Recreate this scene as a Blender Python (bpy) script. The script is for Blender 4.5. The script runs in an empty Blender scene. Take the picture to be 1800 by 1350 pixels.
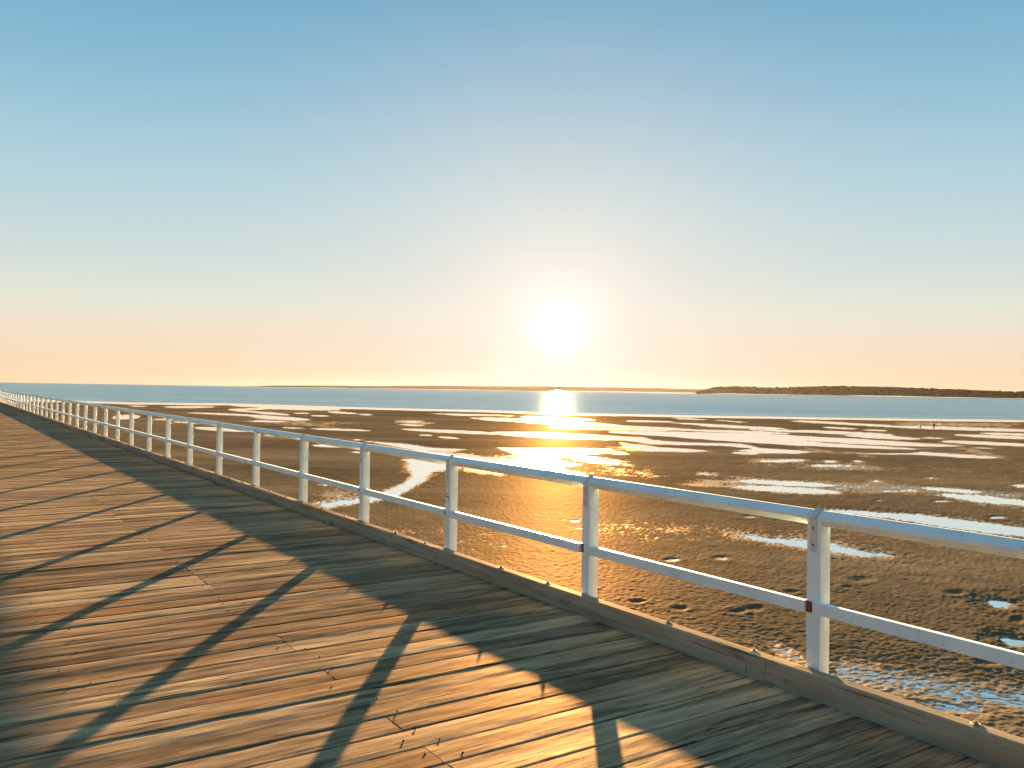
import bpy, bmesh, math, random
import numpy as np
from mathutils import Matrix, Vector

random.seed(7)
RNG = np.random.default_rng(7)
S = bpy.context.scene
COL = S.collection
PI = math.pi

# ------------------------------------------------------------------ camera
F_PX, ROLL, PITCH, YAW = 1500.54, 0.015821, 0.006895, 0.592944   # photo is 1800 px wide
CAM_H = 8.0                                                      # above the tidal flat
fwd = np.array([math.sin(YAW) * math.cos(PITCH), math.cos(YAW) * math.cos(PITCH), math.sin(PITCH)])
rgt0 = np.array([math.cos(YAW), -math.sin(YAW), 0.0])
up0 = np.cross(rgt0, fwd)
rgt = math.cos(ROLL) * rgt0 + math.sin(ROLL) * up0
upv = -math.sin(ROLL) * rgt0 + math.cos(ROLL) * up0
cam = bpy.data.cameras.new('camera')
cam.sensor_width = 36.0
cam.lens = F_PX / 1800 * 36
cam.clip_start = 0.1
cam.clip_end = 80000
cam_o = bpy.data.objects.new('camera', cam)
COL.objects.link(cam_o)
M = Matrix(((rgt[0], upv[0], -fwd[0], 0), (rgt[1], upv[1], -fwd[1], 0), (rgt[2], upv[2], -fwd[2], CAM_H), (0, 0, 0, 1)))
cam_o.matrix_world = M
S.camera = cam_o


def ray(px, py):
    return fwd + (px - 900) / F_PX * rgt - (py - 675) / F_PX * upv


def ground_at(px, py, z=0.0):
    r = ray(px, py)
    t = (z - CAM_H) / r[2]
    return np.array([0, 0, CAM_H]) + t * r


def to_px(x, y, z):
    dx, dy, dz = x, y, z - CAM_H
    zz = dx * fwd[0] + dy * fwd[1] + dz * fwd[2]
    zz = np.where(zz < 1e-3, 1e-3, zz)
    a = dx * rgt[0] + dy * rgt[1] + dz * rgt[2]
    b = dx * upv[0] + dy * upv[1] + dz * upv[2]
    return 900 + F_PX * a / zz, 675 - F_PX * b / zz


# ------------------------------------------------------------------ world and sun
SUN_AZ = math.radians(37.08)      # from +Y towards +X
SUN_EL = math.radians(4.25)
sun_dir = Vector((math.sin(SUN_AZ) * math.cos(SUN_EL), math.cos(SUN_AZ) * math.cos(SUN_EL), math.sin(SUN_EL)))


def lin(r, g, b):
    f = lambda c: (c / 255 / 12.92) if c / 255 <= 0.04045 else ((c / 255 + 0.055) / 1.055) ** 2.4
    return (f(r), f(g), f(b), 1.0)


class NT:
    """small helper for node trees"""
    def __init__(self, tree):
        self.t = tree
        self.t.nodes.clear()

    def n(self, kind, **kw):
        nd = self.t.nodes.new(kind)
        for k, v in kw.items():
            setattr(nd, k, v)
        return nd

    def l(self, a, b):
        self.t.links.new(a, b)

    def put(self, sock, v):
        if isinstance(v, bpy.types.NodeSocket):
            self.l(v, sock)
        else:
            sock.default_value = v

    def math(self, op, a, b=0.0, c=None, clamp=False):
        nd = self.n('ShaderNodeMath', operation=op, use_clamp=clamp)
        self.put(nd.inputs[0], a)
        self.put(nd.inputs[1], b)
        if c is not None:
            self.put(nd.inputs[2], c)
        return nd.outputs[0]

    def vmath(self, op, a, b=(0, 0, 0)):
        nd = self.n('ShaderNodeVectorMath', operation=op)
        self.put(nd.inputs[0], a)
        self.put(nd.inputs[1], b)
        return nd.outputs[1] if op in ('DOT_PRODUCT', 'LENGTH', 'DISTANCE') else nd.outputs[0]

    def mix(self, f, a, b, blend='MIX'):
        nd = self.n('ShaderNodeMix', data_type='RGBA', blend_type=blend)
        self.put(nd.inputs[0], f)
        self.put(nd.inputs[6], a)
        self.put(nd.inputs[7], b)
        return nd.outputs[2]

    def ramp(self, f, stops, interp='LINEAR'):
        nd = self.n('ShaderNodeValToRGB')
        cr = nd.color_ramp
        cr.interpolation = interp
        while len(cr.elements) < len(stops):
            cr.elements.new(0.5)
        for e, (p, c) in zip(cr.elements, stops):
            e.position = p
            e.color = c if len(c) == 4 else (*c, 1)
        self.put(nd.inputs[0], f)
        return nd.outputs[0]

    def mapr(self, v, a, b, c=0.0, d=1.0, smooth=False):
        nd = self.n('ShaderNodeMapRange')
        if smooth:
            nd.interpolation_type = 'SMOOTHSTEP'
        for i, x in enumerate((v, a, b, c, d)):
            self.put(nd.inputs[i], x)
        return nd.outputs[0]

    def noise(self, vec, scale, detail=4.0, rough=0.55, dist=0.0):
        nd = self.n('ShaderNodeTexNoise')
        self.put(nd.inputs['Vector'], vec)
        nd.inputs['Scale'].default_value = scale
        nd.inputs['Detail'].default_value = detail
        nd.inputs['Roughness'].default_value = rough
        nd.inputs['Distortion'].default_value = dist
        return nd.outputs[0]


W = bpy.data.worlds.new('World')
S.world = W
W.use_nodes = True
g = NT(W.node_tree)
tc = g.n('ShaderNodeTexCoord')
dirv = g.vmath('NORMALIZE', tc.outputs['Generated'])
sep = g.n('ShaderNodeSeparateXYZ')
g.l(dirv, sep.inputs[0])
elev = g.math('MULTIPLY', g.math('ARCSINE', sep.outputs[2]), 180 / PI)
fac = g.math('DIVIDE', elev, 90.0, clamp=True)
sky_col = g.ramp(fac, [
    (0.0, lin(248, 215, 176)), (1.6 / 90, lin(246, 220, 186)), (3.2 / 90, lin(242, 224, 196)), (5.2 / 90, lin(228, 230, 213)),
    (8.0 / 90, lin(205, 221, 219)), (12.6 / 90, lin(176, 211, 221)), (18.7 / 90, lin(138, 188, 212)),
    (24.5 / 90, lin(104, 168, 201)), (40 / 90, lin(96, 158, 194)), (1.0, lin(100, 158, 196))])
cosang = g.vmath('DOT_PRODUCT', dirv, tuple(sun_dir))
ang = g.math('MULTIPLY', g.math('ARCCOSINE', g.math('MINIMUM', cosang, 0.9999999)), 180 / PI)
# forward-scattered light round the low sun
gl = g.math('POWER', 2.718282, g.math('MULTIPLY', g.math('POWER', g.math('DIVIDE', ang, 11.2), 1.28), -1.0))
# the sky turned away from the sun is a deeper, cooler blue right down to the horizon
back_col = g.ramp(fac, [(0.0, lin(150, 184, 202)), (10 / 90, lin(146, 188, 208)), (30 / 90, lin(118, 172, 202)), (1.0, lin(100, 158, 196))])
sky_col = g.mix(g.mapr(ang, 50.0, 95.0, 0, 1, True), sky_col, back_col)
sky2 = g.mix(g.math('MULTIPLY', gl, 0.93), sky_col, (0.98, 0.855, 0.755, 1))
core = g.math('POWER', 2.718282, g.math('MULTIPLY', g.math('POWER', g.math('DIVIDE', ang, 1.15), 2.0), -1.0))
bloom = g.math('POWER', 2.718282, g.math('MULTIPLY', g.math('POWER', g.math('DIVIDE', ang, 3.2), 1.3), -1.0))
core2 = g.math('ADD', g.math('MULTIPLY', core, 1.5), g.math('MULTIPLY', bloom, 0.3))
cc = g.n('ShaderNodeCombineXYZ')
g.l(core2, cc.inputs[0]); g.l(g.math('MULTIPLY', core2, 0.93), cc.inputs[1]); g.l(g.math('MULTIPLY', core2, 0.8), cc.inputs[2])
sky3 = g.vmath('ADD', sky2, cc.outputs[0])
nish = g.n('ShaderNodeTexSky', sky_type='NISHITA')
nish.sun_disc = False
nish.sun_elevation = SUN_EL
nish.sun_rotation = SUN_AZ
nish.air_density = 1.0
nish.dust_density = 1.0
nish.ozone_density = 2.0
sky4 = g.mix(0.0, sky3, nish.outputs[0])
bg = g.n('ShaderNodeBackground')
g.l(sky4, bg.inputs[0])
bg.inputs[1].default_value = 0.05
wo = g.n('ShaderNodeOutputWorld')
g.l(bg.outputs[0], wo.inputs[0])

sun = bpy.data.lights.new('sun', 'SUN')
sun.energy = 5.0
sun.angle = math.radians(0.5)
sun.color = (1.0, 0.68, 0.31)
sun_o = bpy.data.objects.new('sun', sun)
COL.objects.link(sun_o)
sun_o.rotation_euler = sun_dir.to_track_quat('Z', 'Y').to_euler()
sun_o.location = (60, 80, 60)

S.view_settings.view_transform = 'Standard'
S.view_settings.look = 'None'
S.view_settings.gamma = 1
S.view_settings.exposure = 4.32


# ------------------------------------------------------------------ materials
def new_mat(name):
    m = bpy.data.materials.new(name)
    m.use_nodes = True
    q = NT(m.node_tree)
    out = q.n('ShaderNodeOutputMaterial')
    b = q.n('ShaderNodeBsdfPrincipled')
    q.l(b.outputs[0], out.inputs[0])
    return m, q, b


def dull(q, b, colour, gloss, gloss_rough):
    """dry, fibrous or grainy faces: rough diffuse with only a trace of sheen (gloss: share of it)"""
    df = q.n('ShaderNodeBsdfDiffuse')
    df.inputs['Roughness'].default_value = 0.5
    q.put(df.inputs['Color'], colour)
    gs = q.n('ShaderNodeBsdfGlossy')
    q.put(gs.inputs['Roughness'], gloss_rough)
    gs.inputs['Color'].default_value = (1, 0.66, 0.36, 1)
    mx = q.n('ShaderNodeMixShader')
    q.put(mx.inputs[0], gloss)
    q.l(df.outputs[0], mx.inputs[1])
    q.l(gs.outputs[0], mx.inputs[2])
    out = [n for n in q.t.nodes if n.type == 'OUTPUT_MATERIAL'][0]
    q.l(mx.outputs[0], out.inputs[0])
    q.t.nodes.remove(b)
    return df, gs


def bump(q, b, height, dist, strength=1.0, normal=None):
    nd = q.n('ShaderNodeBump')
    nd.inputs['Strength'].default_value = strength
    nd.inputs['Distance'].default_value = dist
    q.l(height, nd.inputs['Height'])
    if normal is not None:
        q.l(normal, nd.inputs['Normal'])
    if b is not None:
        q.l(nd.outputs[0], b.inputs['Normal'])
    return nd.outputs[0]


def scaled(q, vec, s):
    nd = q.n('ShaderNodeMapping')
    q.l(vec, nd.inputs[0])
    nd.inputs['Scale'].default_value = s
    return nd.outputs[0]


def mat_wood(name, light, mid, dark, use_attr, along='X', crack=1.0):
    m, q, b = new_mat(name)
    tc = q.n('ShaderNodeTexCoord')
    co = tc.outputs['Object']
    if use_attr:
        at = q.n('ShaderNodeAttribute', attribute_name='board')
        ac = q.n('ShaderNodeSeparateXYZ')
        q.l(at.outputs['Vector'], ac.inputs[0])
        r1, r2, r3 = ac.outputs
        off = q.n('ShaderNodeCombineXYZ')
        q.l(q.math('MULTIPLY', r1, 37.0), off.inputs[0])
        q.l(q.math('MULTIPLY', r2, 91.0), off.inputs[1])
        co = q.vmath('ADD', co, off.outputs[0])
    else:
        r1 = r2 = None
    sx = (1.3, 18.0, 18.0) if along == 'X' else (18.0, 1.3, 18.0)
    sf = (4.0, 95.0, 95.0) if along == 'X' else (95.0, 4.0, 95.0)
    sc_ = (0.55, 5.0, 5.0) if along == 'X' else (5.0, 0.55, 5.0)
    # warp the grain so that it wanders along the board
    wob = q.noise(scaled(q, co, (0.8, 2.5, 2.5) if along == 'X' else (2.5, 0.8, 2.5)), 1.0, 2.0)
    wv = q.n('ShaderNodeCombineXYZ')
    q.l(q.math('MULTIPLY', q.math('SUBTRACT', wob, 0.5), 0.04), wv.inputs[1 if along == 'X' else 0])
    cw = q.vmath('ADD', co, wv.outputs[0])
    grain = q.noise(scaled(q, cw, sx), 1.0, 6.0, 0.62)
    fine = q.noise(scaled(q, cw, sf), 1.0, 4.0, 0.65)
    patch = q.noise(scaled(q, co, sc_), 1.0, 3.0, 0.6)
    tone = q.math('ADD', q.math('MULTIPLY', grain, 0.6), q.math('MULTIPLY', fine, 0.4))
    if r1 is not None:
        tone = q.math('ADD', tone, q.math('MULTIPLY', q.math('SUBTRACT', r2, 0.5), 0.24))
    colr = q.ramp(tone, [(0.27, dark), (0.45, mid), (0.66, light)])
    colr = q.mix(q.mapr(patch, 0.52, 0.72), colr, (mid[0] * 1.1, mid[1] * 0.82, mid[2] * 0.62, 1))
    # grey-black weathering in long blotches
    wth = q.noise(scaled(q, cw, (0.7, 7.5, 7.5) if along == 'X' else (7.5, 0.7, 7.5)), 1.0, 5.0, 0.7)
    colr = q.mix(q.math('MULTIPLY', q.mapr(wth, 0.49, 0.63), 0.8 * crack), colr, (0.062, 0.047, 0.036, 1))
    # long dark checks in the weathered face
    ck = q.noise(scaled(q, cw, (1.1, 38.0, 38.0) if along == 'X' else (38.0, 1.1, 38.0)), 1.0, 3.0, 0.5)
    ck2 = q.noise(scaled(q, cw, (4.5, 60.0, 60.0) if along == 'X' else (60.0, 4.5, 60.0)), 1.0, 2.0, 0.5)
    crackm = q.math('MAXIMUM', q.mapr(ck, 0.355, 0.32, 0, 1), q.math('MULTIPLY', q.mapr(ck2, 0.335, 0.30, 0, 1), 0.8))
    crackm = q.math('MULTIPLY', crackm, crack, clamp=True)
    colr = q.mix(crackm, colr, (0.022, 0.017, 0.013, 1))
    # rust-dark knots and stains
    st = q.noise(scaled(q, co, (2.2, 7.0, 7.0) if along == 'X' else (7.0, 2.2, 7.0)), 1.0, 2.0)
    colr = q.mix(q.math('MULTIPLY', q.mapr(st, 0.68, 0.76), 0.7), colr, (0.05, 0.03, 0.018, 1))
    df, gs = dull(q, b, colr, 0.012, 0.55)
    h = q.math('SUBTRACT', q.math('ADD', q.math('MULTIPLY', grain, 0.75), q.math('MULTIPLY', fine, 0.45)), q.math('MULTIPLY', crackm, 0.9))
    nrm = bump(q, None, h, 0.003, 0.5)
    q.l(nrm, df.inputs['Normal'])
    q.l(nrm, gs.inputs['Normal'])
    return m


wood_deck = mat_wood('weathered_deck_timber', (0.47, 0.315, 0.185), (0.26, 0.168, 0.103), (0.042, 0.028, 0.019), True, 'X')
wood_kerb = mat_wood('weathered_kerb_timber', (0.47, 0.345, 0.235), (0.36, 0.26, 0.175), (0.19, 0.135, 0.09), False, 'Y', 0.5)


def mat_paint():
    m, q, b = new_mat('white_timber_paint')
    tc = q.n('ShaderNodeTexCoord')
    co = tc.outputs['Object']
    n1 = q.noise(co, 3.0, 5.0, 0.6)
    n2 = q.noise(scaled(q, co, (60, 60, 6)), 1.0, 3.0)
    c = q.mix(q.mapr(n1, 0.42, 0.75), (0.58, 0.665, 0.70, 1), (0.48, 0.55, 0.575, 1))
    spots = q.noise(co, 34.0, 2.0)
    c = q.mix(q.math('MULTIPLY', q.mapr(spots, 0.66, 0.73), 0.65), c, (0.25, 0.19, 0.13, 1))
    q.l(c, b.inputs['Base Color'])
    q.put(b.inputs['Roughness'], q.mapr(n1, 0.3, 0.7, 0.38, 0.6))
    bump(q, b, q.math('ADD', q.math('MULTIPLY', n2, 0.7), q.math('MULTIPLY', n1, 0.5)), 0.0016, 0.7)
    return m


paint = mat_paint()


def simple(name, col, rough, metal=0.0, nscale=30.0, var=0.35, bdist=0.001, spec=0.5):
    m, q, b = new_mat(name)
    tc = q.n('ShaderNodeTexCoord')
    n1 = q.noise(tc.outputs['Object'], nscale, 4.0, 0.6)
    c = q.mix(q.mapr(n1, 0.35, 0.65), tuple(x * (1 - var) for x in col[:3]) + (1,), tuple(min(1, x * (1 + var)) for x in col[:3]) + (1,))
    q.l(c, b.inputs['Base Color'])
    b.inputs['Roughness'].default_value = rough
    b.inputs['Metallic'].default_value = metal
    b.inputs['Specular IOR Level'].default_value = spec
    bump(q, b, n1, bdist, 0.5)
    return m


strap_m = simple('painted_strap_steel', (0.46, 0.44, 0.41), 0.45, 0.0, 25, 0.12)
rust_m = simple('rusted_cleat_iron', (0.16, 0.055, 0.015), 0.75, 0.0, 45, 0.6)
rust_dark_m = simple('dark_old_screw_iron', (0.05, 0.032, 0.022), 0.8, 0.0, 60, 0.4, 0.001, 0.0)
galv_m = simple('galvanised_bolt_steel', (0.20, 0.17, 0.14), 0.8, 0.0, 60, 0.3, 0.001, 0.04)
sign_m = simple('sign_plate_white', (0.72, 0.72, 0.69), 0.35, 0.0, 20, 0.06)
sign_ink = simple('sign_print_black', (0.035, 0.035, 0.035), 0.5, 0.0, 20, 0.1)
straw_m = simple('dry_straw', (0.55, 0.45, 0.28), 0.6, 0.0, 60, 0.2)


def mat_sand():
    m, q, b = new_mat('wet_tidal_sand')
    geo = q.n('ShaderNodeNewGeometry')
    pos = geo.outputs['Position']
    sp = q.n('ShaderNodeSeparateXYZ')
    q.l(pos, sp.inputs[0])
    flat = q.n('ShaderNodeCombineXYZ')
    q.l(sp.outputs[0], flat.inputs[0]); q.l(sp.outputs[1], flat.inputs[1])
    shore_co = q.n('ShaderNodeMapping')
    q.l(flat.outputs[0], shore_co.inputs[0])
    shore_co.inputs['Rotation'].default_value = (0, 0, math.radians(34))
    big = q.noise(scaled(q, shore_co.outputs[0], (0.018, 0.07, 1)), 1.0, 5.0, 0.6)
    med = q.noise(flat.outputs[0], 0.7, 5.0, 0.6)
    fine = q.noise(pos, 22.0, 4.0, 0.6)
    tone = q.math('ADD', q.math('MULTIPLY', big, 0.55), q.math('ADD', q.math('MULTIPLY', med, 0.3), q.math('MULTIPLY', fine, 0.15)))
    dry = q.ramp(tone, [(0.38, (0.062, 0.050, 0.036)), (0.5, (0.118, 0.091, 0.058)), (0.62, (0.195, 0.146, 0.088))])
    wet = q.mapr(sp.outputs[2], 0.026, -0.004, 0, 1, True)      # darker and glossier where the water stands
    c = q.mix(q.math('MULTIPLY', wet, 0.7), dry, (0.045, 0.035, 0.027, 1))
    df, gs = dull(q, b, c, q.mapr(wet, 0, 1, 0.0085, 0.30), q.mapr(wet, 0, 1, 0.58, 0.22))
    q.l(q.mix(wet, (1, 0.60, 0.28, 1), (0.92, 0.96, 1, 1)), gs.inputs['Color'])
    lumps = q.noise(flat.outputs[0], 5.5, 3.0, 0.55)
    grains = q.noise(flat.outputs[0], 14.0, 3.0, 0.6)
    h = q.math('ADD', q.math('MULTIPLY', lumps, 0.65), q.math('MULTIPLY', grains, 0.3))
    nrm = bump(q, None, h, 0.008, 0.6)
    q.l(nrm, df.inputs['Normal'])
    q.l(nrm, gs.inputs['Normal'])
    return m


sand_m = mat_sand()


def mat_water(name, body, waves, rough, wdist, aniso, refl, top):
    """water seen at a grazing angle: mirror share grows as the view flattens"""
    m, q, b = new_mat(name)
    q.t.nodes.remove(b)
    geo = q.n('ShaderNodeNewGeometry')
    pos = geo.outputs['Position']
    rot = q.n('ShaderNodeMapping')
    q.l(pos, rot.inputs[0])
    rot.inputs['Rotation'].default_value = (0, 0, math.radians(34))      # crests run along the shore
    big = q.noise(scaled(q, rot.outputs[0], (0.25, 1.0, 1)), waves, 3.0, 0.55)
    sm = q.noise(scaled(q, rot.outputs[0], (0.5, 1.0, 1)), waves * 5.5, 3.0, 0.6)
    patch = q.noise(scaled(q, rot.outputs[0], (0.004, 0.035, 1)), 1.0, 5.0, 0.7)
    amp = q.mapr(patch, 0.36, 0.62, 0.4, 1.0)
    swell = q.noise(scaled(q, rot.outputs[0], (0.2, 1.0, 1)), waves * 0.17, 2.0, 0.5)
    h = q.math('MULTIPLY', q.math('ADD', q.math('ADD', big, q.math('MULTIPLY', sm, 0.22)), q.math('MULTIPLY', swell, 6.0)), amp)
    nrm = bump(q, None, h, wdist, 1.0)
    df = q.n('ShaderNodeBsdfDiffuse')
    df.inputs['Color'].default_value = body
    q.l(nrm, df.inputs['Normal'])
    gs = q.n('ShaderNodeBsdfAnisotropic')
    gs.distribution = 'GGX'
    gs.inputs['Color'].default_value = refl
    q.put(gs.inputs['Roughness'], q.math('MULTIPLY', q.mapr(patch, 0.36, 0.62, 0.35, 1.15), rough))
    gs.inputs['Anisotropy'].default_value = aniso
    tg = q.n('ShaderNodeCombineXYZ')
    tg.inputs[0].default_value = math.cos(SUN_AZ)
    tg.inputs[1].default_value = -math.sin(SUN_AZ)
    q.l(tg.outputs[0], gs.inputs['Tangent'])
    q.l(nrm, gs.inputs['Normal'])
    lw = q.n('ShaderNodeLayerWeight')
    fac = q.mapr(lw.outputs['Facing'], 0.0, 0.88, 0.05, top)
    fac = q.math('POWER', fac, 1.4)
    mx = q.n('ShaderNodeMixShader')
    q.l(fac, mx.inputs[0])
    q.l(df.outputs[0], mx.inputs[1])
    q.l(gs.outputs[0], mx.inputs[2])
    out = [n for n in q.t.nodes if n.type == 'OUTPUT_MATERIAL'][0]
    q.l(mx.outputs[0], out.inputs[0])
    return m


sea_m = mat_water('rippled_sea_water', (0.045, 0.10, 0.11, 1), 0.35, 0.20, 0.10, 0.62, (0.62, 0.74, 0.76, 1), 0.93)
pool_m = mat_water('still_pool_water', (0.05, 0.045, 0.035, 1), 1.6, 0.03, 0.0015, 0.0, (1.0, 1.0, 1.0, 1), 1.0)


def mat_forest(name, c1, c2):
    m, q, b = new_mat(name)
    geo = q.n('ShaderNodeNewGeometry')
    n1 = q.noise(geo.outputs['Position'], 0.02, 4.0)
    c = q.mix(q.mapr(n1, 0.35, 0.65), c1, c2)
    dull(q, b, c, 0.0, 0.6)
    return m


forest_m = mat_forest('island_forest', (0.032, 0.028, 0.012, 1), (0.065, 0.054, 0.022, 1))
land_m = mat_forest('island_ground', (0.05, 0.04, 0.022, 1), (0.08, 0.06, 0.032, 1))


# ------------------------------------------------------------------ object helpers
def link_mesh(name, verts, faces, mats, parent=None, smooth=False, fmat=None):
    me = bpy.data.meshes.new(name)
    me.from_pydata(verts, [], faces)
    for mm in (mats if isinstance(mats, (list, tuple)) else [mats]):
        me.materials.append(mm)
    if fmat is not None:
        me.polygons.foreach_set('material_index', np.asarray(fmat, dtype=np.int32))
    if smooth:
        me.polygons.foreach_set('use_smooth', np.ones(len(me.polygons), dtype=bool))
    me.update()
    o = bpy.data.objects.new(name, me)
    COL.objects.link(o)
    if parent:
        o.parent = parent
    return o


def grid_mesh(name, V, nr, nc, mat, smooth=True):
    """V: (nr*nc,3) array -> quad sheet"""
    me = bpy.data.meshes.new(name)
    idx = np.arange(nr * nc, dtype=np.int32).reshape(nr, nc)
    q = np.stack([idx[:-1, :-1], idx[:-1, 1:], idx[1:, 1:], idx[1:, :-1]], -1).reshape(-1, 4)
    me.vertices.add(len(V))
    me.vertices.foreach_set('co', np.ascontiguousarray(V, dtype=np.float32).ravel())
    me.loops.add(q.size)
    me.loops.foreach_set('vertex_index', q.ravel())
    me.polygons.add(len(q))
    me.polygons.foreach_set('loop_start', np.arange(0, q.size, 4, dtype=np.int32))
    me.polygons.foreach_set('use_smooth', np.full(len(q), smooth))
    me.materials.append(mat)
    me.update(calc_edges=True)
    me.validate()
    o = bpy.data.objects.new(name, me)
    COL.objects.link(o)
    return o


def empty(name, loc=(0, 0, 0)):
    o = bpy.data.objects.new(name, None)
    o.location = loc
    o.empty_display_size = 0.2
    COL.objects.link(o)
    return o


def tag(o, label=None, cat=None, group=None, kind=None):
    for k, v in (('label', label), ('category', cat), ('group', group), ('kind', kind)):
        if v:
            o[k] = v
    return o


class MB:
    def __init__(self):
        self.bm = bmesh.new()

    def box(self, x0, x1, y0, y1, z0, z1, bev=0.0, mi=0, mtx=None, seg=1):
        r = bmesh.ops.create_cube(self.bm, size=1.0)
        vs = r['verts']
        for v in vs:
            v.co = Vector((x0 + (v.co.x + .5) * (x1 - x0), y0 + (v.co.y + .5) * (y1 - y0), z0 + (v.co.z + .5) * (z1 - z0)))
        fs = set(f for v in vs for f in v.link_faces)
        if bev > 0:
            es = list(set(e for v in vs for e in v.link_edges))
            rr = bmesh.ops.bevel(self.bm, geom=es, offset=bev, segments=seg, profile=0.5, affect='EDGES')
            fs = set(f for v in rr['verts'] for f in v.link_faces) | set(rr['faces'])
            vs = list(set(v for f in fs for v in f.verts))
        for f in fs:
            f.material_index = mi
        if mtx is not None:
            for v in vs:
                v.co = mtx @ v.co
        return self

    def prism(self, poly, axis, a0, a1, mi=0):
        """poly: list of 2D points; axis 'Y': (x,z) section along y"""
        mk = {'Y': lambda p, a: (p[0], a, p[1]), 'X': lambda p, a: (a, p[0], p[1]), 'Z': lambda p, a: (p[0], p[1], a)}[axis]
        A = [self.bm.verts.new(mk(p, a0)) for p in poly]
        B = [self.bm.verts.new(mk(p, a1)) for p in poly]
        n = len(poly)
        fs = [self.bm.faces.new(A), self.bm.faces.new(B[::-1])]
        for i in range(n):
            fs.append(self.bm.faces.new((A[i], B[i], B[(i + 1) % n], A[(i + 1) % n])))
        for f in fs:
            f.material_index = mi
        return self

    def cyl(self, c, d, r, h, n=10, mi=0, r2=None):
        d = Vector(d).normalized()
        mt = Matrix.Translation(Vector(c) + d * (h / 2)) @ d.to_track_quat('Z', 'Y').to_matrix().to_4x4()
        rr = bmesh.ops.create_cone(self.bm, cap_ends=True, segments=n, radius1=r, radius2=r if r2 is None else r2, depth=h, matrix=mt)
        for f in set(f for v in rr['verts'] for f in v.link_faces):
            f.material_index = mi
        return self

    def build(self, name, mats, parent=None, loc=None):
        bmesh.ops.recalc_face_normals(self.bm, faces=self.bm.faces)
        me = bpy.data.meshes.new(name)
        self.bm.to_mesh(me)
        self.bm.free()
        for mm in (mats if isinstance(mats, (list, tuple)) else [mats]):
            me.materials.append(mm)
        o = bpy.data.objects.new(name, me)
        COL.objects.link(o)
        if parent:
            o.parent = parent
        if loc:
            o.location = loc
        return o


# value noise on numpy arrays
def _hash(ix, iy, s):
    h = (ix.astype(np.int64) * 374761393 + iy.astype(np.int64) * 668265263 + s * 1442695041) & 0xffffffff
    h = ((h ^ (h >> 13)) * 1274126177) & 0xffffffff
    h = h ^ (h >> 16)
    return (h & 0xffff) / 65535.0


def vnoise(x, y, s=0):
    ix, iy = np.floor(x), np.floor(y)
    fx, fy = x - ix, y - iy
    fx = fx * fx * fx * (fx * (fx * 6 - 15) + 10)
    fy = fy * fy * fy * (fy * (fy * 6 - 15) + 10)
    a, b = _hash(ix, iy, s), _hash(ix + 1, iy, s)
    c, d = _hash(ix, iy + 1, s), _hash(ix + 1, iy + 1, s)
    return (a + (b - a) * fx) * (1 - fy) + (c + (d - c) * fx) * fy


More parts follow.
